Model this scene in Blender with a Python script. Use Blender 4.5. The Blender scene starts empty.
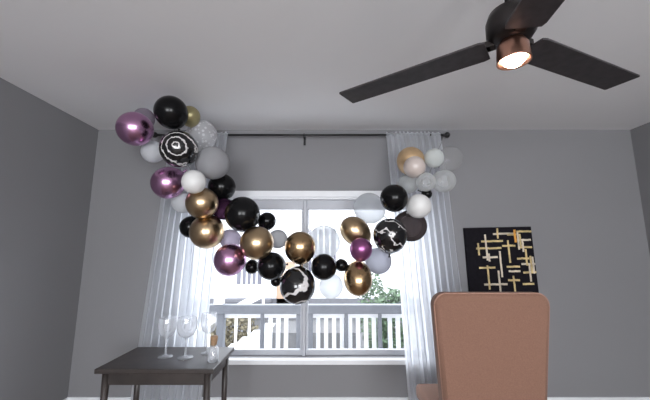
import bpy, bmesh, math, random
from mathutils import Vector, Matrix, Quaternion
random.seed(7)
R = math.radians
scene = bpy.context.scene
col = scene.collection

# ---------------------------------------------------------------- materials
def nt(name):
    m = bpy.data.materials.new(name); m.use_nodes = True
    m.node_tree.nodes.clear()
    out = m.node_tree.nodes.new('ShaderNodeOutputMaterial')
    return m, m.node_tree.nodes, m.node_tree.links, out

def noise_color(n, l, c, amt, scale, coord='Object'):
    tc = n.new('ShaderNodeTexCoord'); nz = n.new('ShaderNodeTexNoise')
    nz.inputs['Scale'].default_value = scale; nz.inputs['Detail'].default_value = 4
    l.new(tc.outputs[coord], nz.inputs['Vector'])
    rp = n.new('ShaderNodeValToRGB')
    rp.color_ramp.elements[0].position = .3; rp.color_ramp.elements[1].position = .7
    rp.color_ramp.elements[0].color = tuple(max(0, x*(1-amt)) for x in c)+(1,)
    rp.color_ramp.elements[1].color = tuple(min(1, x*(1+amt)) for x in c)+(1,)
    l.new(nz.outputs['Fac'], rp.inputs['Fac'])
    return rp.outputs['Color'], nz.outputs['Fac'], tc

def pbr(name, c, rough=.5, metal=0, coat=0, amt=.06, scale=12, bump=0, sheen=0, subs=0, emit=None, es=0, coord='Object', spec=.5):
    m, n, l, out = nt(name)
    b = n.new('ShaderNodeBsdfPrincipled')
    cs, f, tc = noise_color(n, l, c, amt, scale, coord)
    l.new(cs, b.inputs['Base Color'])
    b.inputs['Roughness'].default_value = rough; b.inputs['Metallic'].default_value = metal
    b.inputs['Coat Weight'].default_value = coat; b.inputs['Coat Roughness'].default_value = .08
    b.inputs['Sheen Weight'].default_value = sheen; b.inputs['Specular IOR Level'].default_value = spec
    if subs:
        b.inputs['Subsurface Weight'].default_value = subs; b.inputs['Subsurface Scale'].default_value = .05
    if emit:
        b.inputs['Emission Color'].default_value = emit+(1,); b.inputs['Emission Strength'].default_value = es
    if bump:
        bp = n.new('ShaderNodeBump'); bp.inputs['Strength'].default_value = bump; bp.inputs['Distance'].default_value = .01
        l.new(f, bp.inputs['Height']); l.new(bp.outputs['Normal'], b.inputs['Normal'])
    l.new(b.outputs[0], out.inputs[0])
    return m

def thin(name, c, trans, edge=.5, tint=(1,1,1), gloss=.9, translucent=.5, rough=.08, confetti=False):
    """thin stretched film: see-through in the middle, denser toward the rim"""
    m, n, l, out = nt(name)
    tr = n.new('ShaderNodeBsdfTransparent'); tr.inputs[0].default_value = tint+(1,)
    df = n.new('ShaderNodeBsdfDiffuse'); df.inputs[0].default_value = c+(1,)
    tl = n.new('ShaderNodeBsdfTranslucent'); tl.inputs[0].default_value = c+(1,)
    body = n.new('ShaderNodeMixShader'); body.inputs[0].default_value = translucent
    l.new(df.outputs[0], body.inputs[1]); l.new(tl.outputs[0], body.inputs[2])
    lw = n.new('ShaderNodeLayerWeight'); lw.inputs[0].default_value = .35
    mp = n.new('ShaderNodeMapRange'); mp.inputs['To Min'].default_value = 1-trans; mp.inputs['To Max'].default_value = min(1, 1-trans+edge)
    l.new(lw.outputs['Facing'], mp.inputs['Value'])
    fac = mp.outputs[0]
    if confetti:
        tc = n.new('ShaderNodeTexCoord'); vo = n.new('ShaderNodeTexVoronoi'); vo.inputs['Scale'].default_value = 34
        l.new(tc.outputs['Object'], vo.inputs['Vector'])
        lt = n.new('ShaderNodeMath'); lt.operation = 'LESS_THAN'; lt.inputs[1].default_value = .36
        l.new(vo.outputs['Distance'], lt.inputs[0])
        mx = n.new('ShaderNodeMath'); mx.operation = 'MAXIMUM'
        sc = n.new('ShaderNodeMath'); sc.operation = 'MULTIPLY'; sc.inputs[1].default_value = .8
        l.new(lt.outputs[0], sc.inputs[0]); l.new(sc.outputs[0], mx.inputs[0]); l.new(fac, mx.inputs[1]); fac = mx.outputs[0]
    mix = n.new('ShaderNodeMixShader'); l.new(fac, mix.inputs[0])
    l.new(tr.outputs[0], mix.inputs[1]); l.new(body.outputs[0], mix.inputs[2])
    gl = n.new('ShaderNodeBsdfGlossy'); gl.inputs['Roughness'].default_value = rough
    fr = n.new('ShaderNodeFresnel'); fr.inputs[0].default_value = 1.75
    mu = n.new('ShaderNodeMath'); mu.operation = 'MULTIPLY'; mu.inputs[1].default_value = gloss
    ge = n.new('ShaderNodeNewGeometry'); iv = n.new('ShaderNodeMath'); iv.operation = 'MULTIPLY_ADD'; iv.inputs[1].default_value = -1; iv.inputs[2].default_value = 1
    l.new(ge.outputs['Backfacing'], iv.inputs[0])
    ff = n.new('ShaderNodeMath'); ff.operation = 'MULTIPLY'; l.new(iv.outputs[0], ff.inputs[0]); l.new(fr.outputs[0], ff.inputs[1]); l.new(ff.outputs[0], mu.inputs[0])
    m2 = n.new('ShaderNodeMixShader'); l.new(mu.outputs[0], m2.inputs[0])
    l.new(mix.outputs[0], m2.inputs[1]); l.new(gl.outputs[0], m2.inputs[2])
    l.new(m2.outputs[0], out.inputs[0])
    return m

def marble(name, kind):
    m, n, l, out = nt(name)
    b = n.new('ShaderNodeBsdfPrincipled'); b.inputs['Roughness'].default_value = .16; b.inputs['Coat Weight'].default_value = .3
    tc = n.new('ShaderNodeTexCoord'); mpg = n.new('ShaderNodeMapping')
    l.new(tc.outputs['Object'], mpg.inputs['Vector'])
    w = n.new('ShaderNodeTexWave')
    if kind == 'rings':
        w.wave_type = 'RINGS'; w.rings_direction = 'Z'; w.inputs['Scale'].default_value = 7.5; w.inputs['Distortion'].default_value = 2.0
        w.inputs['Detail Scale'].default_value = 6; mpg.inputs['Location'].default_value = (-.031, .024, .02); e = (.84, .97)
    elif kind == 'swirl':
        w.wave_type = 'RINGS'; w.rings_direction = 'Z'; w.inputs['Scale'].default_value = 3.6; w.inputs['Distortion'].default_value = 2.0
        w.inputs['Detail Scale'].default_value = 4; mpg.inputs['Location'].default_value = (-.035, .03, .0); e = (.93, .975)
    else:
        w.wave_type = 'BANDS'; w.bands_direction = 'DIAGONAL'; w.inputs['Scale'].default_value = 3.2; w.inputs['Distortion'].default_value = 6
        w.inputs['Detail Scale'].default_value = 5; mpg.inputs['Location'].default_value = (.33, .1, .52); e = (.88, .95)
    w.inputs['Detail'].default_value = 2
    l.new(mpg.outputs[0], w.inputs['Vector'])
    rp = n.new('ShaderNodeValToRGB')
    rp.color_ramp.elements[0].position = e[0]; rp.color_ramp.elements[1].position = e[1]
    rp.color_ramp.elements[0].color = (.006, .006, .007, 1); rp.color_ramp.elements[1].color = (.62, .6, .6, 1)
    l.new(w.outputs['Fac'], rp.inputs['Fac']); l.new(rp.outputs[0], b.inputs['Base Color'])
    l.new(b.outputs[0], out.inputs[0])
    return m

MB = {
    'black': pbr('black_latex', (.004, .004, .0045), .2, amt=.2, scale=6, spec=.2),
    'gold': pbr('gold_chrome_latex', (.50, .365, .225), .28, metal=1, amt=.1, scale=9),
    'gold_dark': pbr('bronze_chrome_latex', (.44, .30, .165), .24, metal=1, amt=.15, scale=9),
    'gold_pale': pbr('tan_gold_latex', (.55, .38, .22), .4, metal=.6, amt=.1, scale=9),
    'gold_dull': pbr('dull_gold_latex', (.34, .30, .16), .35, metal=.6, amt=.1, scale=9),
    'purple': pbr('purple_chrome_latex', (.55, .30, .50), .27, metal=1, amt=.1, scale=9),
    'purple_deep': pbr('deep_purple_latex', (.30, .10, .25), .3, metal=.8, amt=.1, scale=9),
    'white': pbr('white_latex', (.66, .655, .65), .35, amt=.03),
    'grey_pearl': thin('pearl_grey_latex', (.42, .42, .44), .2, .2, gloss=1, translucent=.35, rough=.2),
    'pearl': thin('pearl_white_latex', (.74, .76, .79), .10, .1, gloss=1, translucent=.45, rough=.2),
    'blush': pbr('blush_latex', (.50, .43, .40), .3, coat=.3, amt=.05),
    'milky': thin('milky_latex', (.74, .77, .76), .22, .2, gloss=1, translucent=.4, rough=.2),
    'mauve': thin('mauve_film', (.30, .26, .31), .40, .4, tint=(.85, .8, .88), translucent=.4),
    'dark_purple': thin('dark_purple_film', (.05, .02, .05), .30, .6, tint=(.55, .35, .5), translucent=.4),
    'smoke': thin('smoky_brown_film', (.07, .055, .055), .30, .6, tint=(.6, .55, .55), translucent=.4),
    'clear_white': thin('milky_film', (.68, .70, .73), .5, .2, translucent=.7, gloss=1),
    'grey_clear': thin('grey_film', (.40, .40, .44), .30, .2, tint=(.9, .9, .95), translucent=.75, gloss=.6),
    'clear_milky': thin('milky_clear_film', (.6, .62, .62), .55, .3, translucent=.5),
    'clear': thin('clear_film', (.72, .74, .74), .74, .5, translucent=.4),
    'clear_thin': thin('very_clear_film', (.6, .6, .6), .9, .3, translucent=.4, gloss=.7),
    'confetti': thin('confetti_film', (.70, .70, .72), .55, .2, translucent=.4, confetti=True),
    'marble_rings': marble('marble_ring_latex', 'rings'),
    'marble_swirl': marble('marble_swirl_latex', 'swirl'),
    'marble_patch': marble('marble_patch_latex', 'patch'),
}
M = {
    'wall': pbr('grey_wall_paint', (.208, .206, .217), .85, amt=.02, scale=3, coord='Generated'),
    'ceiling': pbr('ceiling_paint', (.74, .74, .755), .9, amt=.01, scale=2),
    'floor': pbr('floor_wood', (.20, .15, .12), .45, amt=.2, scale=4),
    'trim': pbr('white_trim_paint', (.72, .73, .76), .45, amt=.02),
    'sash': pbr('backlit_sash_paint', (.42, .43, .47), .45, amt=.02),  # darker than the trim: backlit shade put into the colour
    'rod': pbr('black_rod_metal', (.012, .012, .013), .4, metal=.3),
    'blade': pbr('dark_fan_blade', (.028, .024, .027), .5, amt=.35, scale=25),
    'fan_metal': pbr('dark_fan_metal', (.04, .035, .035), .35, metal=.8),
    'copper': pbr('copper_collar', (.50, .27, .20), .3, metal=1),
    'tan_fabric': pbr('tan_upholstery', (.20, .108, .077), .8, amt=.1, scale=160, bump=.15, sheen=.08, spec=.2),
    'tan_piping': pbr('tan_piping', (.30, .17, .125), .7, amt=.08, scale=80),
    'leg_wood': pbr('dark_leg_wood', (.05, .03, .02), .45, amt=.3, scale=20),
    'canvas': pbr('black_canvas', (.006, .005, .008), .8, amt=.3, scale=30, spec=.15),
    'stroke': pbr('gold_stroke', (.55, .42, .20), .6, amt=.35, scale=18),
    'stroke_pale': pbr('pale_stroke', (.58, .50, .40), .6, amt=.3, scale=18),
    'stroke_orange': pbr('orange_stroke', (.65, .30, .05), .6, amt=.2, scale=18),
    'table': pbr('dark_table_wood', (.035, .028, .026), .4, amt=.3, scale=8),
    'cork': pbr('tan_cork', (.30, .19, .11), .8, amt=.2, scale=60),
    'rail_grey': pbr('grey_porch_rail', (.17, .18, .205), .6, amt=.05),
    'rail_white': pbr('white_porch_rail', (.78, .79, .82), .5, amt=.03),
    'deck': pbr('porch_deck', (.6, .6, .61), .7, amt=.1),
    'siding': pbr('white_siding', (.62, .63, .66), .7, amt=.03, scale=2),
    'foundation': pbr('grey_foundation', (.12, .12, .135), .8, amt=.1),
    'roofing': pbr('grey_roofing', (.25, .25, .27), .9, amt=.2, scale=8),
    'house_glass': pbr('house_window_glass', (.09, .09, .12), .1, amt=.1),
    'brown_door': pbr('brown_door', (.36, .24, .17), .6, amt=.1),
    'ground': pbr('pavement', (.085, .085, .09), .9, amt=.15, scale=2),
    'leaf': pbr('green_leaves', (.06, .10, .055), .6, amt=.5, scale=9),
    'dry_leaf': pbr('dry_leaves', (.15, .13, .085), .7, amt=.4, scale=9),
    'bark': pbr('bark', (.12, .09, .07), .9, amt=.3, scale=20),
    'glass_ware': thin('glassware', (.70, .72, .76), .72, .55, gloss=1.0, translucent=.5, rough=.03),
    'pane': thin('window_pane', (.8, .8, .8), 1.0, .0, gloss=.35, rough=.0),
    'tape': thin('clear_garland_tape', (.7, .7, .7), .7, .2),
    'plastic': pbr('white_plastic', (.7, .7, .7), .4),
}
# sheer cloth
def sheer_mat(name, c, open_, tl):
    m, n, l, out = nt(name)
    tc = n.new('ShaderNodeTexCoord'); nz = n.new('ShaderNodeTexNoise'); nz.inputs['Scale'].default_value = 5
    mp = n.new('ShaderNodeMapping'); mp.inputs['Scale'].default_value = (6, 6, .3)
    l.new(tc.outputs['Object'], mp.inputs[0]); l.new(mp.outputs[0], nz.inputs['Vector'])
    lw = n.new('ShaderNodeLayerWeight'); lw.inputs[0].default_value = .5
    mr = n.new('ShaderNodeMapRange'); mr.inputs['To Min'].default_value = 1-open_; mr.inputs['To Max'].default_value = 1
    l.new(lw.outputs['Facing'], mr.inputs['Value'])
    ad = n.new('ShaderNodeMath'); ad.operation = 'MULTIPLY_ADD'; ad.inputs[1].default_value = .25
    l.new(nz.outputs['Fac'], ad.inputs[0]); 
    sb = n.new('ShaderNodeMath'); sb.operation = 'SUBTRACT'; sb.inputs[1].default_value = .125
    l.new(mr.outputs[0], sb.inputs[0]); l.new(sb.outputs[0], ad.inputs[2]); ad.use_clamp = True
    tr = n.new('ShaderNodeBsdfTransparent')
    df = n.new('ShaderNodeBsdfDiffuse'); df.inputs[0].default_value = c+(1,)
    t2 = n.new('ShaderNodeBsdfTranslucent'); t2.inputs[0].default_value = c+(1,)
    bo = n.new('ShaderNodeMixShader'); bo.inputs[0].default_value = tl
    l.new(df.outputs[0], bo.inputs[1]); l.new(t2.outputs[0], bo.inputs[2])
    mx = n.new('ShaderNodeMixShader'); l.new(ad.outputs[0], mx.inputs[0])
    l.new(tr.outputs[0], mx.inputs[1]); l.new(bo.outputs[0], mx.inputs[2]); l.new(mx.outputs[0], out.inputs[0])
    return m
M['sheer'] = sheer_mat('sheer_white_cloth', (.84, .86, .90), .32, .72)

# lamp glow
def glow(name, c, s):
    m, n, l, out = nt(name)
    e = n.new('ShaderNodeEmission'); e.inputs[0].default_value = c+(1,); e.inputs[1].default_value = s
    g = n.new('ShaderNodeBsdfGlossy'); g.inputs['Roughness'].default_value = .2
    mx = n.new('ShaderNodeMixShader'); mx.inputs[0].default_value = .05
    l.new(e.outputs[0], mx.inputs[1]); l.new(g.outputs[0], mx.inputs[2]); l.new(mx.outputs[0], out.inputs[0])
    return m
M['globe'] = glow('warm_lit_globe', (1.0, .78, .60), 26)
M['added_fill'] = glow('added_ceiling_fill', (1.0, .97, .93), 5)  # glow of the fill lights added behind the camera

# ---------------------------------------------------------------- mesh helpers
def link(name, bm, m, parent=None, smooth=False, loc=None):
    me = bpy.data.meshes.new(name); bm.normal_update(); bm.to_mesh(me); bm.free()
    o = bpy.data.objects.new(name, me); col.objects.link(o)
    for x in (m if isinstance(m, (list, tuple)) else [m]): me.materials.append(x)
    if smooth:
        for p in me.polygons: p.use_smooth = True
    if parent: o.parent = parent
    if loc: o.location = loc
    return o

def tag(o, label=None, cat=None, group=None, kind=None):
    if label: o['label'] = label
    if cat: o['category'] = cat
    if group: o['group'] = group
    if kind: o['kind'] = kind
    return o

def empty(name, loc=(0, 0, 0), rz=0):
    o = bpy.data.objects.new(name, None); col.objects.link(o)
    o.location = loc; o.rotation_euler = (0, 0, rz); o.empty_display_size = .1
    return o

def box(bm, x0, x1, y0, y1, z0, z1, bev=0, seg=2, mi=0):
    r = bmesh.ops.create_cube(bm, size=1)
    vs = r['verts']
    for v in vs:
        v.co = Vector(((x0+x1)/2+v.co.x*(x1-x0), (y0+y1)/2+v.co.y*(y1-y0), (z0+z1)/2+v.co.z*(z1-z0)))
    if bev:
        es = list({e for v in vs for e in v.link_edges})
        bmesh.ops.bevel(bm, geom=es, offset=bev, segments=seg, affect='EDGES', profile=.5)
    return bm

def bx(*a, **k): return box(bmesh.new(), *a, **k)

def lathe(bm, prof, seg=40, center=(0, 0, 0), M4=None):
    """prof: list of (r, z) from top to bottom; r=0 closes"""
    rings = []
    for r, z in prof:
        if r <= 1e-6:
            rings.append([bm.verts.new((0, 0, z))])
        else:
            rings.append([bm.verts.new((r*math.cos(2*math.pi*i/seg), r*math.sin(2*math.pi*i/seg), z)) for i in range(seg)])
    for a, b in zip(rings, rings[1:]):
        for i in range(seg):
            j = (i+1) % seg
            if len(a) == 1 and len(b) == 1: continue
            if len(a) == 1: bm.faces.new((a[0], b[i], b[j]))
            elif len(b) == 1: bm.faces.new((a[i], b[0], a[j]))
            else: bm.faces.new((a[i], b[i], b[j], a[j]))
    vs = [v for r in rings for v in r]
    c = Vector(center)
    for v in vs:
        if M4 is not None: v.co = M4 @ v.co
        v.co += c
    bmesh.ops.recalc_face_normals(bm, faces=bm.faces[:])
    return bm

def rod(bm, a, b, r, seg=16, r2=None):
    a, b = Vector(a), Vector(b); d = b-a
    q = d.to_track_quat('Z', 'Y').to_matrix().to_4x4()
    r2 = r if r2 is None else r2
    return lathe(bm, [(0, 0), (r, 0), (r2, d.length), (0, d.length)], seg, a, q)

def tube(bm, pts, r, seg=10):
    pts = [Vector(p) for p in pts]; rings = []
    for i, p in enumerate(pts):
        d = (pts[min(i+1, len(pts)-1)]-pts[max(i-1, 0)]).normalized()
        q = d.to_track_quat('Z', 'Y').to_matrix()
        rings.append([bm.verts.new(p+q @ Vector((r*math.cos(2*math.pi*k/seg), r*math.sin(2*math.pi*k/seg), 0))) for k in range(seg)])
    for a, c in zip(rings, rings[1:]):
        for k in range(seg): bm.faces.new((a[k], a[(k+1) % seg], c[(k+1) % seg], c[k]))
    bm.faces.new(rings[0][::-1]); bm.faces.new(rings[-1])
    bmesh.ops.recalc_face_normals(bm, faces=bm.faces[:])
    return bm

def smooth_path(pts, n=8):
    P = [Vector(p) for p in pts]; P = [P[0]*2-P[1]]+P+[P[-1]*2-P[-2]]; out = []
    for i in range(1, len(P)-2):
        for k in range(n):
            t = k/n; a, b, c, d = P[i-1:i+3]
            out.append(.5*((2*b)+(c-a)*t+(2*a-5*b+4*c-d)*t*t+(3*b-3*c+d-a)*t**3))
    return out+[P[-2]]

def ico(bm, c, r, sub=3, sc=(1, 1, 1)):
    g = bmesh.ops.create_icosphere(bm, subdivisions=sub, radius=r)
    for v in g['verts']: v.co = Vector((v.co.x*sc[0], v.co.y*sc[1], v.co.z*sc[2]))+Vector(c)

# ---------------------------------------------------------------- room
XL, XR, YB, YF, H, T = -2.30, 3.10, -3.2, 3.10, 2.612, .16
def struct(name, bm, m, parent=None, smooth=False):
    o = link(name, bm, m, parent, smooth); o['kind'] = 'structure'; return o
struct('floor', bx(XL-T, XR+T, YB-T, YF+T, -.1, 0), M['floor'])
struct('ceiling', bx(XL-T, XR+T, YB-T, YF+T, H, H+.1), M['ceiling'])
WX0, WX1, WZ0, WZ1 = -1.33, .96, .44, 1.92            # window opening
b = bmesh.new()
box(b, XL-T, WX0, YF, YF+T, 0, H); box(b, WX1, XR+T, YF, YF+T, 0, H)
box(b, WX0, WX1, YF, YF+T, WZ1, H); box(b, WX0, WX1, YF, YF+T, 0, WZ0)
struct('wall_window_side', b, M['wall'])
struct('wall_left', bx(XL-T, XL, YB, YF, 0, H), M['wall'])
struct('wall_right', bx(XR, XR+T, YB, YF, 0, H), M['wall'])
# wall behind the camera with two window openings added to light the room
b = bmesh.new()
hz0, hz1 = .6, 2.2
xs = [XL-T, -1.7, 0.0, .7, 2.4, XR+T]
for i in (0, 2, 4): box(b, xs[i], xs[i+1], YB-T, YB, 0, H)
for i in (1, 3):
    box(b, xs[i], xs[i+1], YB-T, YB, 0, hz0); box(b, xs[i], xs[i+1], YB-T, YB, hz1, H)
struct('wall_rear', b, M['wall'])
struct('baseboard_window_side', bx(XL, XR, YF-.015, YF, 0, .11, .004), M['trim'])
struct('baseboard_left', bx(XL, XL+.015, YB, YF-.02, 0, .11, .004), M['trim'])
struct('baseboard_right', bx(XR-.015, XR, YB, YF-.02, 0, .11, .004), M['trim'])

# the front window: casing, jambs, mullion, sash and panes
w = empty('window_1', ((WX0+WX1)/2, YF, WZ0)); tag(w, kind='structure')
def wpart(name, bm, m, smooth=False):
    o = link(name, bm, m, w, smooth); o.matrix_parent_inverse = Matrix.Translation(-Vector(w.location)); o['kind'] = 'structure'; return o
b = bmesh.new(); cw = .06
box(b, WX0-cw, WX1+cw, YF-.022, YF, WZ1-.004, WZ1+cw, .005)
box(b, WX0-cw, WX0, YF-.020, YF, WZ0-.02, WZ1, .004); box(b, WX1, WX1+cw, YF-.020, YF, WZ0-.02, WZ1, .004)
wpart('window_casing', b, M['trim'])
wpart('window_sill', bx(WX0-cw-.03, WX1+cw+.03, YF-.06, YF+.05, WZ0-.045, WZ0-.002, .006), M['trim'])
b = bmesh.new()
box(b, WX0, WX0+.02, YF, YF+.15, WZ0, WZ1); box(b, WX1-.02, WX1, YF, YF+.15, WZ0, WZ1); box(b, WX0, WX1, YF, YF+.15, WZ1-.02, WZ1)
wpart('jamb', b, M['trim'])
MX = -.196
for (a0, a1) in ((WX0+.02, MX-.016), (MX+.016, WX1-.02)):
    b = bmesh.new()
    box(b, a0, a1, YF+.06, YF+.10, WZ1-.115, WZ1-.02, .004); box(b, a0, a1, YF+.06, YF+.10, WZ0, WZ0+.05, .004)
    box(b, a0, a0+.02, YF+.06, YF+.10, WZ0+.05, WZ1-.115, .004); box(b, a1-.02, a1, YF+.06, YF+.10, WZ0+.05, WZ1-.115, .004)
    s = wpart('sash', b, M['sash'])
    g = wpart('pane', bx(a0+.015, a1-.015, YF+.078, YF+.082, WZ0+.045, WZ1-.11), M['pane'])
wpart('mullion', bx(MX-.014, MX+.014, YF+.03, YF+.12, WZ0, WZ1-.02, .004), M['sash'])

# ---------------------------------------------------------------- curtain rod and sheers
r = empty('curtain_rod', (0, 3.0, 2.522))
link('pole', rod(bmesh.new(), (-1.62, 0, 0), (1.15, 0, 0), .0095), M['rod'], r, True)
for x in (-1.62, 1.15):
    s = 1 if x > 0 else -1
    b = lathe(bmesh.new(), [(0, .0), (.012, .002), (.013, .01), (.008, .016), (.014, .022), (.026, .036), (.030, .048), (.026, .062), (.014, .072), (0, .075)], 24,
              (x, 0, 0), Matrix.Rotation(s*R(90), 4, 'Y'))
    link('finial', b, M['rod'], r, True)
for x in (-1.50, -.205, 1.03):
    b = bmesh.new()
    box(b, x-.007, x+.007, -.004, .10, -.022, -.010, .002); box(b, x-.011, x+.011, .088, .0995, -.075, .02, .003)
    lathe(b, [(.0115, -.008), (.0145, -.008), (.0145, .008), (.0115, .008), (.0115, -.008)], 20, (x, 0, 0), Matrix.Rotation(R(90), 4, 'Y'))
    link('bracket', b, M['rod'], r)
tag(r, 'long thin black curtain rod with ball ends above the window', 'curtain rod')

def curtain(name, top, bot, zt, zb, folds, amp, label, seed):
    rnd = random.Random(seed); nx, nz = folds*12, 40
    ph = [rnd.uniform(-.9, .9) for _ in range(folds+2)]
    am = [rnd.uniform(.55, 1.25) for _ in range(folds+2)]
    b = bmesh.new(); g = []
    for k in range(nz+1):
        v = k/nz; z = zt+(zb-zt)*v; row = []
        for i in range(nx+1):
            u = i/nx; f = u*folds; j = int(f); fr = f-j
            A = am[j]*(1-fr)+am[j+1]*fr; Ph = ph[j]*(1-fr)+ph[j+1]*fr
            gather = .35+.65*min(1, v*6)
            e = u+.010*math.sin(v*5+j)*min(1, v*3)
            x = top[0]+(top[1]-top[0])*e
            x2 = bot[0]+(bot[1]-bot[0])*e
            s = v**.9
            y = 3.0+amp*gather*A*math.sin(2*math.pi*f+Ph*(.3+v))
            if v < .1: y = 3.0+(y-3.0)
            row.append(b.verts.new((x*(1-s)+x2*s+.012*math.sin(4*math.pi*f+Ph)*gather, y-.012, z)))
        g.append(row)
    for k in range(nz):
        for i in range(nx): b.faces.new((g[k][i], g[k][i+1], g[k+1][i+1], g[k+1][i]))
    root = empty(name, ((bot[0]+bot[1])/2, 3.0, zb))
    o = link('drape', b, M['sheer'], root, True); o.matrix_parent_inverse = Matrix.Translation(-Vector(root.location))
    # gathered header loop around the rod
    b = bmesh.new(); n2 = folds*10; rows = []
    for i in range(n2+1):
        u = i/n2; x = top[0]+(top[1]-top[0])*u; ring = []
        rr = .0155+.0035*math.sin(u*folds*2*math.pi*1.7+seed)
        for q in range(14):
            a = 2*math.pi*q/14
            zz = 2.522+(rr*math.sin(a) if math.sin(a) < 0 else rr*math.sin(a)*(1.5+.5*math.sin(u*folds*9)))
            ring.append(b.verts.new((x, 3.0+rr*math.cos(a), zz)))
        rows.append(ring)
    for a_, c_ in zip(rows, rows[1:]):
        for q in range(14): b.faces.new((a_[q], a_[(q+1) % 14], c_[(q+1) % 14], c_[q]))
    h = link('rod_pocket', b, M['sheer'], root, True); h.matrix_parent_inverse = Matrix.Translation(-Vector(root.location))
    tag(root, label, 'curtain', 'sheer curtains on the rod')
curtain('sheer_curtain', (-1.50, -.95), (-1.66, -1.06), 2.51, .06, 9, .030, 'sheer white curtain hanging from the left end of the rod', 3)
curtain('sheer_curtain', (.60, 1.13), (.73, 1.30), 2.51, .06, 9, .028, 'sheer white curtain hanging from the right end of the rod beside the picture', 8)

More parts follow.
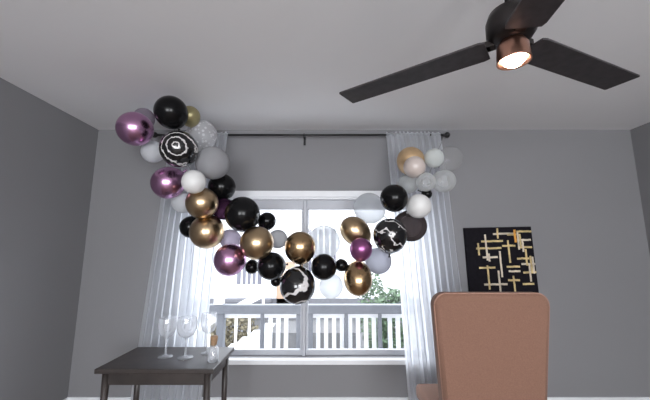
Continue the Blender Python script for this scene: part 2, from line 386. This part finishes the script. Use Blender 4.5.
# ---------------------------------------------------------------- balloons
BALLOONS = [
    (-1.141, 2.240, 2.415, 0.117, 'black', None, 'matte black balloon highest on the left, nearly touching the ceiling'),
    (-1.074, 2.409, 2.458, 0.078, 'gold_dull', None, 'small dull gold balloon peeking out behind the highest black balloon'),
    (-1.433, 2.300, 2.307, 0.126, 'purple', None, 'metallic purple balloon at the far left upper end of the garland'),
    (-1.492, 2.500, 2.480, 0.081, 'mauve', None, 'small see-through mauve balloon just above the far left purple balloon'),
    (-1.394, 2.500, 2.190, 0.088, 'pearl', None, 'white balloon between the far left purple balloon and the striped marble one'),
    (-1.090, 2.300, 2.150, 0.136, 'marble_rings', None, 'large black balloon with white ring stripes on the upper left'),
    (-1.034, 2.572, 2.361, 0.124, 'confetti', None, 'clear balloon with silver confetti beside the left end of the curtain rod'),
    (-0.894, 2.477, 2.091, 0.130, 'grey_pearl', None, 'large pearly grey balloon just under the confetti balloon'),
    (-1.252, 2.499, 1.933, 0.126, 'purple', None, 'metallic purple balloon over the top of the left curtain, left of a white one'),
    (-0.966, 2.309, 1.900, 0.087, 'white', None, 'white balloon right beside the purple balloon over the left curtain'),
    (-1.190, 2.651, 1.803, 0.091, 'pearl', None, 'pale white balloon tucked below the purple one and left of the gold one'),
    (-0.954, 2.456, 1.765, 0.122, 'gold', None, 'metallic gold balloon, the upper of the two stacked gold ones at left'),
    (-0.867, 2.643, 1.929, 0.112, 'black', None, 'black balloon between the pearly grey balloon and the biggest black one'),
    (-1.130, 2.700, 1.597, 0.091, 'black', None, 'black balloon half hidden left of the lower stacked gold balloon'),
    (-0.945, 2.571, 1.548, 0.134, 'gold', None, 'metallic gold balloon, the lower of the two stacked gold ones at left'),
    (-0.635, 2.450, 1.679, 0.133, 'black', None, 'biggest plain black balloon, in front of the left corner of the window casing'),
    (-0.833, 2.618, 1.739, 0.089, 'dark_purple', None, 'dark see-through purple balloon squeezed left of the biggest black balloon'),
    (-0.481, 2.650, 1.643, 0.074, 'black', None, 'small black balloon poking out right of the biggest black balloon'),
    (-0.505, 2.396, 1.456, 0.124, 'gold', None, 'metallic gold balloon hanging directly below the biggest black balloon'),
    (-0.715, 2.450, 1.331, 0.119, 'purple', None, 'metallic purple balloon hanging lowest on the left slope of the garland'),
    (-0.414, 2.505, 1.284, 0.106, 'black', None, 'black balloon between the gold one and the swirled black one at the bottom'),
    (-0.604, 2.700, 1.267, 0.057, 'black', None, 'tiny black balloon showing between the low purple balloon and a black one'),
    (-0.811, 2.750, 1.498, 0.084, 'mauve', None, 'grey see-through balloon between two gold balloons above the low purple one'),
    (-0.387, 2.650, 1.495, 0.077, 'grey_pearl', None, 'small greyish white balloon right beside the gold one below the biggest black'),
    (-0.189, 2.450, 1.428, 0.118, 'gold_dark', (0.1, 0.3, -1), 'dark bronze gold balloon just left of the lowest point of the garland'),
    (-0.200, 2.400, 1.146, 0.129, 'marble_swirl', (0.1, 0.5, 1), 'black balloon with a white swirl at the lowest point of the garland'),
    (-0.010, 2.500, 1.278, 0.100, 'black', None, 'round black balloon right of the bronze gold one near the bottom'),
    (0.130, 2.600, 1.287, 0.050, 'black', (1, 0.3, -0.5), 'tiny black balloon stuck to the right side of a round black one'),
    (0.049, 2.700, 1.110, 0.097, 'clear_white', None, 'frosty see-through balloon hanging below the round black one at the bottom'),
    (-0.009, 2.781, 1.482, 0.136, 'clear_white', None, 'large milky see-through balloon above the round black one at the bottom'),
    (0.248, 2.650, 1.560, 0.118, 'gold', (0.9, 0.25, -0.75), 'egg-shaped gold balloon tilted above the small purple one on the right'),
    (0.278, 2.500, 1.413, 0.087, 'purple_deep', (0.0, 0.4, -1), 'small deep purple balloon squeezed between two gold ones on the right'),
    (0.256, 2.550, 1.183, 0.115, 'gold_dark', (0.0, 0.4, 1), 'egg-shaped gold balloon hanging lowest on the right half of the garland'),
    (0.444, 2.700, 1.315, 0.106, 'grey_clear', None, 'grey see-through balloon hanging below the marble one on the right'),
    (0.381, 2.750, 1.765, 0.132, 'clear_white', None, 'large milky see-through balloon left of the upper right black one'),
    (0.505, 2.500, 1.520, 0.130, 'marble_patch', (0.05, 0.5, -1), 'black balloon with white marble patches on the right slope of the garland'),
    (0.546, 2.500, 1.812, 0.108, 'black', None, 'plain black balloon on the right, below the clear balloons by the curtain'),
    (0.725, 2.700, 1.606, 0.130, 'smoke', None, 'smoky brown see-through balloon right of the marble one on the right'),
    (0.741, 2.500, 1.748, 0.095, 'white', None, 'solid white balloon in front of the right curtain, above the smoky one'),
    (0.692, 2.613, 1.949, 0.082, 'clear_milky', None, 'small milky balloon between the right black one and the tan gold one'),
    (0.737, 2.669, 2.167, 0.117, 'gold_pale', None, 'tan gold balloon near the top of the right curtain'),
    (0.720, 2.501, 2.065, 0.087, 'blush', None, 'blush white balloon covering the lower part of the tan gold one'),
    (0.916, 2.600, 2.169, 0.080, 'milky', None, 'milky white balloon right beside the tan gold one at the curtain top'),
    (0.795, 2.466, 1.934, 0.074, 'clear', None, 'small clear balloon, the left one of the row under the milky white balloon'),
    (0.988, 2.600, 1.972, 0.094, 'clear', None, 'clear balloon, the right one of the row under the milky white balloon'),
    (1.110, 2.750, 2.204, 0.109, 'clear_thin', None, 'large very faint clear balloon below the right end of the rod'),
    (0.890, 2.750, 1.889, 0.043, 'black', None, 'tiny black balloon mostly hidden above the solid white one at right'),
    (-0.388, 2.600, 1.163, 0.043, 'black', None, 'tiny black balloon peeking out left of the swirled one at the bottom'),
]

GROUP = 'balloons of the hanging garland'
def spine(x):
    # centre line of the sagging garland
    pts = [(-1.5, 2.52, 2.35), (-1.1, 2.5, 2.12), (-.95, 2.6, 1.75), (-.6, 2.6, 1.48), (-.2, 2.6, 1.3), (.1, 2.68, 1.27), (.35, 2.68, 1.4), (.6, 2.65, 1.66), (.78, 2.65, 1.95), (1.0, 2.75, 2.15)]
    return pts
SP = [Vector(p) for p in spine(0)]
for (x, y, z, rad, mat, neck, label) in BALLOONS:
    c = Vector((x, y, z))
    if neck: d = Vector(neck).normalized()
    else:
        near = min(SP, key=lambda p: (p-c).length)
        d = (near-c)+Vector((0, .12, 0)); d.normalize()
        if d.y < .35: d.y = .35; d.normalize()
    prof = []
    N = 30
    for k in range(N):
        th = math.pi*k/(N-.4)
        s, co = math.sin(th), math.cos(th)
        if co >= 0: prof.append((rad*s, rad*co))
        else: prof.append((rad*s**(1+.22*(-co)), rad*1.17*co))
    prof[0] = (0, rad)
    zz = prof[-1][1]
    nr = max(.0045, rad*.05)
    prof.append((nr, zz-rad*.04))
    q = (-d).to_track_quat('Z', 'Y')
    b = lathe(bmesh.new(), prof, 44)
    o = link('balloon', b, MB[mat], None, True); o.location = c; o.rotation_mode = 'QUATERNION'; o.rotation_quaternion = q
    tag(o, label, 'balloon', GROUP)
    if 'egg-shaped' in label: o.scale = (.96, .96, 1.13)
    z1 = zz-rad*.04; k = nr
    b = lathe(bmesh.new(), [(k, z1), (k*.8, z1-.004), (k*1.35, z1-.008), (k*1.5, z1-.012), (k*1.1, z1-.016), (k*.8, z1-.020), (k*1.5, z1-.028), (k*1.9, z1-.031), (k*1.7, z1-.032), (k*.6, z1-.024), (0, z1-.022)], 18)
    link('knot', b, MB[mat], o, True)

# clear tape that strings the garland from the ceiling hook to the rod end
tp = [(-1.28, 2.62, H-.012), (-1.3, 2.66, 2.35), (-1.13, 2.66, 2.05), (-1.02, 2.74, 1.78), (-.76, 2.76, 1.62), (-.5, 2.74, 1.40), (-.28, 2.7, 1.30), (-.05, 2.68, 1.26),
      (.15, 2.74, 1.24), (.36, 2.76, 1.45), (.55, 2.76, 1.62), (.62, 2.76, 1.85), (.88, 2.72, 2.03), (1.0, 2.8, 2.25), (1.17, 2.985, 2.508)]
o = link('garland_tape', tube(bmesh.new(), smooth_path(tp), .0022), M['tape'], None, True)
tag(o, 'thin clear tape stringing the balloons together from ceiling to rod end', 'tape')
h = empty('ceiling_hook', (-1.28, 2.62, H))
link('base', lathe(bmesh.new(), [(0, 0), (.016, 0), (.016, -.004), (.006, -.006), (0, -.006)], 20), M['plastic'], h, True)
link('hook', lathe(bmesh.new(), [(.010+.002*math.cos(a), -.016+.002*math.sin(a)) for a in [i*math.pi/4 for i in range(9)]], 20, (0, 0, 0), None), M['plastic'], h, True)
tag(h, 'small white ceiling hook holding the left end of the garland', 'hook')

# ---------------------------------------------------------------- ceiling fan
fan = empty('ceiling_fan', (.728, 1.134, H))
link('canopy', lathe(bmesh.new(), [(0, 0), (.07, 0), (.072, -.02), (.05, -.05), (.018, -.06), (0, -.06)], 36), M['fan_metal'], fan, True)
link('downrod', rod(bmesh.new(), (0, 0, -.05), (0, 0, -.27), .012), M['fan_metal'], fan, True)
link('motor_housing', lathe(bmesh.new(), [(0, -.26), (.03, -.262), (.075, -.285), (.088, -.32), (.088, -.375), (.07, -.40), (.045, -.41), (0, -.41)], 40), M['fan_metal'], fan, True)
zb = 2.2-H
for k, ang in enumerate((143.3, 23.3, 263.3)):
    e = bpy.data.objects.new('blade', None)
    b = bmesh.new()
    L0, L1, W = .088, .768, .069
    pts = [(L0, -.062), (L0+.02, -W), (L1-.004, -W), (L1, -W+.004), (L1, W-.004), (L1-.004, W), (L0+.02, W), (L0, .062)]
    up = [b.verts.new((x, y, .004)) for x, y in pts]; dn = [b.verts.new((x, y, -.004)) for x, y in pts]
    b.faces.new(up); b.faces.new(dn[::-1])
    for i in range(len(pts)):
        j = (i+1) % len(pts); b.faces.new((up[j], up[i], dn[i], dn[j]))
    bl = link('blade', b, M['blade'], fan)
    bl.location = (0, 0, zb); bl.rotation_euler = (0, 0, R(ang))
    b = bmesh.new(); box(b, .075, .24, -.018, .018, .004, .010, .002); box(b, .06, .10, -.022, .022, .004, .03, .003)
    for xx, yy in ((.19, .010), (.19, -.010), (.225, 0)): lathe(b, [(0, .0125), (.004, .012), (.005, .010)], 10, (xx, yy, 0))
    ir = link('blade_iron', b, M['fan_metal'], bl)
GZ = 2.140-H
cup = link('lamp_shade', lathe(bmesh.new(), [(.03, -.405), (.045, -.41), (.056, -.43), (.060, GZ-.018), (.0605, GZ-.022), (.056, GZ-.022), (.052, -.43), (.03, -.412)], 40), M['copper'], fan, True)
cup['label'] = 'copper coloured lamp cup'
g = link('bulb', lathe(bmesh.new(), [(0, .036)]+[(.044*math.sin(a), .040*math.cos(a)) for a in [math.pi*(i+3)/22 for i in range(19)]]+[(0, -.040)], 32, (0, 0, GZ)), M['globe'], fan, True)
g['label'] = 'glowing warm white bulb'
tag(fan, 'dark ceiling fan with long straight blades and a lit copper lamp', 'ceiling fan')

# unseen flush ceiling lights added behind the camera to brighten the room
for i, (x, y) in enumerate(((-.9, -1.0), (1.6, -1.0))):
    f = empty('added_ceiling_light', (x, y, H))
    link('fill_light_rim', lathe(bmesh.new(), [(.0, -.001), (.17, -.001), (.175, -.03), (.165, -.035), (.16, -.01), (0, -.01)], 40), M['trim'], f, True)
    link('diffuser', lathe(bmesh.new(), [(0, -.014), (.156, -.014), (.15, -.035), (.09, -.05), (0, -.055)], 40), M['added_fill'], f, True)
    tag(f, ['unseen ceiling fill light added on the left behind the viewer', 'unseen ceiling fill light added on the right behind the viewer'][i], 'ceiling light', 'added ceiling fill lights')

# ---------------------------------------------------------------- upholstered chair
ch = empty('upholstered_chair', (.935, 1.90, 0))
def slab(bm, w0, w1, z0, z1, y0, y1, t, rc, n=10):
    """backrest: w0/w1 half widths at bottom/top, rounded upper corners of radius rc, leaning from y0 to y1, thickness t, soft edges"""
    out = [(-w0, z0)]
    for i in range(n+1):
        a = math.pi-(math.pi/2)*i/n
        out.append((-w1+rc+rc*math.cos(a), z1-rc+rc*math.sin(a)))
    for i in range(n+1):
        a = math.pi/2-(math.pi/2)*i/n
        out.append((w1-rc+rc*math.cos(a), z1-rc+rc*math.sin(a)))
    out.append((w0, z0))
    cx, cz = 0, (z0+z1)/2
    layers = []
    for (s, off) in ((0, -t/2), (.5, -t/2), (.9, -t/2+.006), (1, -t/2+.022), (1, t/2-.022), (.9, t/2-.006), (.5, t/2), (0, t/2)):
        pass
    rings = []
    for inset, off in ((.030, -t/2), (.012, -t/2+.006), (0, -t/2+.022), (0, t/2-.022), (.012, t/2-.006), (.030, t/2)):
        ring = []
        for (x, z) in out:
            k = 1-inset/.33; xx = x*k; zz = z1-inset-(z1-z)*1.0 if z > z0 else z0
            zz = min(zz, z1-inset) if z > z0 else z0
            y = y0+(y1-y0)*((zz-z0)/(z1-z0))
            ring.append(bm.verts.new((xx, y+off, zz)))
        rings.append(ring)
    for a_, c_ in zip(rings, rings[1:]):
        for i in range(len(out)):
            j = (i+1) % len(out); bm.faces.new((a_[i], a_[j], c_[j], c_[i]))
    bm.faces.new(rings[0][::-1]); bm.faces.new(rings[-1])
    bmesh.ops.recalc_face_normals(bm, faces=bm.faces[:])
    return bm
o = link('backrest', slab(bmesh.new(), .275, .325, .40, 1.165, .06, -.01, .10, .07), M['tan_fabric'], ch, True)
for p in o.data.polygons:
    if len(p.vertices) > 4: p.use_smooth = False
pp = [(-.273, .42)]
for i in range(9):
    a = math.pi-(math.pi/2)*i/8; pp.append((-.325+.07+.07*math.cos(a), 1.095+.07*math.sin(a)))
for i in range(9):
    a = math.pi/2-(math.pi/2)*i/8; pp.append((.325-.07+.07*math.cos(a), 1.095+.07*math.sin(a)))
pp.append((.273, .42))
link('piping', tube(bmesh.new(), [(x*.99, .06-.07*(z-.40)/.765-.030, z-.002) for x, z in pp], .0045), M['tan_piping'], ch, True)
link('seat', bx(-.30, .30, .035, .54, .38, .48, .03, 3), M['tan_fabric'], ch, True)
link('seat_frame', bx(-.27, .27, .05, .50, .34, .385, .005), M['leg_wood'], ch)
for x in (-.25, .25):
    for y in (.08, .48):
        link('leg', rod(bmesh.new(), (x, y, .345), (x*1.08, y+(.03 if y > .2 else -.03), 0), .02, 14, .012), M['leg_wood'], ch, True)
tag(ch, 'tan upholstered high back chair standing in front of the picture', 'chair')

# ---------------------------------------------------------------- picture
pic = empty('wall_picture', (1.345, YF, 1.0))
PX0, PZ0, PW, PH = 1.342, 1.0, .64, .615
cvb = bx(0, PW, -.035, -.002, 0, PH, .003)
def pw(px, py):   # millimetre plan of the strokes on the canvas (units: metres from lower left)
    return ((px-36)/4.7*.01016, (365-py)/4.7*.00936)
random.seed(11)
H_ = [(160, 252, 88), (105, 200, 122), (80, 190, 155), (105, 170, 197), (195, 252, 145), (85, 155, 245), (100, 200, 322), (205, 262, 243), (205, 255, 305), (212, 262, 264), (222, 262, 92)]
V_ = [(180, 62, 110), (125, 90, 212), (90, 130, 187), (133, 180, 217), (222, 120, 225), (181, 170, 290), (122, 235, 345), (167, 260, 362), (230, 285, 358)]
for k in range(7):
    y = 80+k*40+random.uniform(-10, 10); x = random.uniform(262, 285); H_.append((x-10, min(330, x+random.uniform(35, 60)), y))
for k in range(7):
    x = 268+k*9; y = random.uniform(80, 260); V_.append((x, y, min(355, y+random.uniform(50, 110))))
groups = {'stroke': 1, 'stroke_pale': 2, 'stroke_orange': 3}
def stroke(mi, x0, x1, z0, z1):
    bm = cvb; old = set(bm.faces)
    n = 6
    horizontal = (x1-x0) > (z1-z0)
    for i in range(n):      # slightly uneven daubs
        j = random.uniform(-.0012, .0012)
        if horizontal: box(bm, x0+(x1-x0)*i/n, x0+(x1-x0)*(i+1)/n+.001, -.0375, -.0345, z0+j, z1+j*1.4)
        else: box(bm, x0+j, x1+j*1.4, -.0377, -.0345, z0+(z1-z0)*i/n, z0+(z1-z0)*(i+1)/n+.001)
    for f_ in bm.faces:
        if f_ not in old: f_.material_index = mi
for i, (a, b2, y) in enumerate(H_):
    p, q = pw(a, y), pw(b2, y); stroke(groups['stroke' if i % 3 else 'stroke_pale'], p[0], q[0], p[1]-.009, p[1]+.009)
for i, (x, a, b2) in enumerate(V_):
    p, q = pw(x, a), pw(x, b2); stroke(groups['stroke_pale' if i % 2 else 'stroke'], p[0]-.008, p[0]+.008, q[1], p[1])
p, q = pw(256, 70), pw(256, 130); stroke(groups['stroke_orange'], p[0]-.010, p[0]+.010, q[1], p[1])
link('canvas', cvb, [M['canvas'], M['stroke'], M['stroke_pale'], M['stroke_orange']], pic)
pic.rotation_euler = (0, R(-1.2), 0)
tag(pic, 'black square picture with gold crossing bars on the grey wall', 'picture')

# ---------------------------------------------------------------- dark side table with glassware
TZ = .655
t = empty('side_table', (-1.05, 2.42, 0))
link('tabletop', bx(-.42, .34, -.24, .24, TZ-.03, TZ, .005), M['table'], t)
link('apron', bx(-.38, .30, -.20, .20, TZ-.11, TZ-.03, .003), M['table'], t)
for x in (-.37, .29):
    for y in (-.19, .19): link('leg', rod(bmesh.new(), (x, y, TZ-.03), (x, y, 0), .024, 14, .015), M['table'], t, True)
tag(t, 'dark wooden side table under the left curtain, holding the glassware', 'table')
def shell(prof, th=.003):
    inner = [(max(0, r-th), z) for r, z in prof]
    return prof+inner[::-1]
def goblet(loc, h, r, label, name='goblet'):
    g_ = empty(name, loc)
    out = [(r*.92, h), (r, h*.86), (r*.98, h*.7), (r*.72, h*.56), (r*.25, h*.49), (0, h*.48)]
    link('bowl', lathe(bmesh.new(), out, 28), M['glass_ware'], g_, True)
    link('stem', lathe(bmesh.new(), [(r*.2, h*.485), (.006, h*.42), (.005, h*.2), (.007, h*.06), (.02, h*.03)], 20), M['glass_ware'], g_, True)
    link('foot', lathe(bmesh.new(), [(0, h*.035), (.02, h*.03), (r*.75, .006), (r*.8, .002), (r*.8, 0), (0, 0)], 28), M['glass_ware'], g_, True)
    tag(g_, label, 'glass', 'glassware on the side table')
goblet((-1.135, 2.42, TZ), .265, .062, 'clear stemmed glass, the left one of the three on the table')
goblet((-.985, 2.40, TZ), .275, .068, 'clear stemmed glass, the middle one of the three on the table')
goblet((-.865, 2.50, TZ), .285, .058, 'clear stemmed glass, the right one of the three on the table')
j = empty('stoppered_jar', (-.765, 2.33, TZ))
link('jar_body', lathe(bmesh.new(), [(.018, .115), (.02, .10), (.036, .085), (.038, .01), (.034, 0), (0, 0)], 28), M['glass_ware'], j, True)
link('stopper', lathe(bmesh.new(), [(0, .165), (.022, .163), (.026, .155), (.024, .14), (.018, .10), (0, .10)], 24), M['cork'], j, True)
tag(j, 'small jar with a tan stopper beside the glasses', 'jar')

# ---------------------------------------------------------------- outside: porch
PY = 4.3; DZ = -.18
struct('floor_porch', bx(-4, 4, YF+T, PY+.15, DZ-.15, DZ), M['deck'])
rl = empty('porch_railing', (-.2, PY, DZ))
def rpart(name, bm, m, s=False):
    o = link(name, bm, m, rl, s); o.matrix_parent_inverse = Matrix.Translation(-Vector(rl.location)); return o
RZ = .665
rpart('top_rail', bx(-1.55, 2.3, PY-.06, PY+.06, RZ-.06, RZ+.05, .008), M['rail_grey'])
rpart('upper_rail', bx(-1.50, 2.3, PY-.02, PY+.02, RZ-.115, RZ-.065, .004), M['rail_white'])
rpart('bottom_rail', bx(-1.50, 2.3, PY-.03, PY+.03, DZ+.08, DZ+.13, .004), M['rail_white'])
for x, hw in ((-1.33, .045), (-.80, .022), (-.26, .105), (.27, .022), (.70, .022), (2.25, .05)):
    rpart('post', bx(x-hw, x+hw, PY-.05, PY+.05, DZ, RZ-.062, .004), M['rail_grey'])
x = -.70
while x < 2.2:
    if min(abs(x-c) for c in (-.80, -.26, .27, .70))>.0: 
        if not (-.40 < x < -.12) and min(abs(x-c) for c in (-.80, .27, .70)) > .045:
            rpart('baluster', bx(x-.026, x+.026, PY-.018, PY+.018, DZ+.13, RZ-.115, .003), M['rail_white'])
    x += .102
tag(rl, 'porch railing with a grey top rail and white balusters outside the window', 'railing')
cl = link('porch_column', bx(-1.42, -1.31, PY-.07, PY+.05, RZ+.052, 2.75, .01), M['rail_white'])
tag(cl, 'slim white porch column rising from the railing at the left', 'column')

# ---------------------------------------------------------------- outside: house across the way, stairs, plants
GZ0 = -1.0
struct('floor_street', bx(-30, 30, PY+.2, 40, GZ0-.2, GZ0), M['ground'])
hs = empty('neighbour_house', (0, 12, GZ0))
def hpart(name, bm, m, parent=None, s=False):
    o = link(name, bm, m, parent or hs, s)
    o.matrix_parent_inverse = Matrix.Translation(-Vector(hs.location)) if parent is None else Matrix.Identity(4)
    return o
b = bmesh.new(); box(b, -9, 8, 12, 18, GZ0, 5.2)
for k in range(44): box(b, -9.0, 8.0, 11.975, 12.0, GZ0+.05+k*.14, GZ0+.05+k*.14+.125)
hpart('siding', b, M['siding'])
hpart('roof', bx(-9.5, 8.5, 11.5, 18.5, 5.2, 5.45, .02), M['roofing'])
hpart('foundation', bx(-9.05, 8.05, 11.90, 12.2, GZ0, -.30), M['foundation'])
hpart('ledge', bx(-3.5, -1.9, 11.6, 11.9, -.40, -.28, .01), M['foundation'])
for x0, x1, z0, z1 in ((-3.2, -2.3, .2, 1.05), (-.7, .4, .6, 2.2), (3.6, 4.6, .6, 2.2), (-7.2, -6.2, .6, 2.2)):
    b = bmesh.new(); box(b, x0-.1, x1+.1, 11.93, 11.99, z0-.1, z1+.1)
    f = hpart('window', b, M['rail_white'])
    b = bx(x0, x1, 11.915, 11.93, z0, z1)
    g = link('pane', b, M['house_glass'], f)
    n_ = 5; b = bmesh.new()
    for k in range(1, n_): box(b, x0+(x1-x0)*k/n_-.025, x0+(x1-x0)*k/n_+.025, 11.90, 11.915, z0, z1)
    link('glazing_bars', b, M['rail_white'], f)
d = hpart('door', bx(-1.75, -1.1, 11.9, 11.98, -.9, 1.0, .01), M['brown_door'])
link('doorknob', lathe(bmesh.new(), [(0, .03), (.03, .02), (.03, 0), (0, 0)], 12, (-1.2, 11.90, 0), Matrix.Rotation(R(90), 4, 'X')), M['fan_metal'], d, True)
tag(hs, 'white sided house with barred windows across the way', 'house')

# stairs with a sloping white handrail
st = empty('outdoor_stairs', (-1.9, 6.6, GZ0))
def spart(name, bm, m, s=False):
    o = link(name, bm, m, st, s); o.matrix_parent_inverse = Matrix.Translation(-Vector(st.location)); return o
b = bmesh.new()
for k in range(6): box(b, -2.5+k*.24, -2.26+k*.24, 6.3, 7.3, GZ0, GZ0+.14*(k+1))
spart('steps', b, M['siding'])
b = bmesh.new()
def bar(bm, a, c, w_, h_):
    a, c = Vector(a), Vector(c); d_ = c-a; L = d_.length; mid = (a+c)/2
    r_ = bmesh.ops.create_cube(bm, size=1); q_ = d_.to_track_quat('X', 'Z').to_matrix()
    for v in r_['verts']: v.co = mid+q_ @ Vector((v.co.x*L, v.co.y*w_, v.co.z*h_))
bar(b, (-2.55, 6.3, -.12), (-1.05, 6.3, .66), .07, .12)
spart('handrail', b, M['rail_white'])
for k in range(6):
    x = -2.42+k*.25
    spart('baluster', bx(x-.02, x+.02, 6.28, 6.32, GZ0+.14*(k+1)-.01, -.06+(x+2.5)*.52, .002), M['rail_white'])
spart('landing', bx(-1.05, .6, 6.3, 7.3, GZ0, -.12), M['ground'])
tag(st, 'white outdoor stairs with a sloping handrail beyond the porch', 'stairs')

def leafy(name, cx, cy, z0, rx, ry, rz, n, m, label, cat, size=.09, stems=5, seed=1):
    rnd = random.Random(seed); root = empty(name, (cx, cy, z0)); b = bmesh.new()
    for _ in range(n):
        a, c_, rr = rnd.uniform(0, 2*math.pi), rnd.uniform(-.9, 1), rnd.uniform(.35, 1)**.5
        s_ = math.sqrt(max(0, 1-c_*c_))
        p = Vector((rx*rr*s_*math.cos(a), ry*rr*s_*math.sin(a), rz+rz*rr*c_))
        d1 = Vector((rnd.gauss(0, 1), rnd.gauss(0, 1), rnd.gauss(0, .7))).normalized(); d2 = d1.orthogonal().normalized(); L = size*rnd.uniform(.6, 1.3)
        v = [b.verts.new(p), b.verts.new(p+d1*L*.5+d2*L*.28), b.verts.new(p+d1*L), b.verts.new(p+d1*L*.5-d2*L*.28)]
        b.faces.new(v)
    link('foliage', b, m, root)
    b = bmesh.new()
    for k in range(stems):
        a = rnd.uniform(0, 2*math.pi); rod(b, (rnd.uniform(-.05, .05), rnd.uniform(-.05, .05), 0), (rx*.5*math.cos(a), ry*.5*math.sin(a), rz*1.3), .02, 8, .006)
    link('stem', b, M['bark'], root)
    tag(root, label, cat, 'plants outside the window')
leafy('shrub', 1.35, 6.3, GZ0, .5, .35, .85, 2600, M['leaf'], 'green shrub behind the right end of the porch railing', 'shrub', .10, 5, 5)
leafy('shrub', 1.15, 7.9, GZ0, .35, .3, .98, 1100, M['leaf'], 'pale tall green shrub farther back at the right, rising above the rail', 'shrub', .09, 5, 9)
leafy('shrub', -2.35, 8.2, GZ0, .7, .4, .55, 1800, M['dry_leaf'], 'dry tan shrub behind the sloping handrail at the left', 'shrub', .10, 5, 6)

# ---------------------------------------------------------------- light
wd = bpy.data.worlds.new('overcast_sky'); scene.world = wd; wd.use_nodes = True
bg = wd.node_tree.nodes['Background']; bg.inputs[0].default_value = (.90, .95, 1.0, 1); bg.inputs[1].default_value = 3.2
# area lamps added as fill in the rear openings to brighten the room
for i, (x0, x1) in enumerate(((-1.7, 0.0), (.7, 2.4))):
    L = bpy.data.lights.new('added_rear_fill', 'AREA'); L.shape = 'RECTANGLE'; L.size = x1-x0; L.size_y = hz1-hz0
    L.energy = 55; L.color = (.97, .98, 1.0)
    o = bpy.data.objects.new('added_rear_fill', L); col.objects.link(o); o.location = ((x0+x1)/2, YB-T+.01, (hz0+hz1)/2)
    o.rotation_euler = (R(90), 0, 0)
# skylight portal in the front window
L = bpy.data.lights.new('window_sky_portal', 'AREA'); L.shape = 'RECTANGLE'; L.size = WX1-WX0; L.size_y = WZ1-WZ0
L.cycles.is_portal = True
o = bpy.data.objects.new('window_sky_portal', L); col.objects.link(o); o.location = ((WX0+WX1)/2, YF+T+.01, (WZ0+WZ1)/2); o.rotation_euler = (R(-90), 0, 0)

# ---------------------------------------------------------------- camera
cam = bpy.data.cameras.new('camera'); co = bpy.data.objects.new('camera', cam); col.objects.link(co)
cam.sensor_width = 36; cam.lens = 36*320/650; cam.clip_start = .05
co.location = (0, 0, 1.4); co.rotation_euler = (R(99), 0, 0)
scene.camera = co
scene.view_settings.view_transform = 'Standard'; scene.view_settings.look = 'None'
scene.view_settings.exposure = 1.0; scene.view_settings.gamma = 1
scene.view_settings.use_curve_mapping = False
scene.cycles.max_bounces = 12; scene.cycles.transparent_max_bounces = 24
scene.cycles.diffuse_bounces = 5
scene.cycles.sample_clamp_indirect = 6
scene.cycles.use_denoising = True
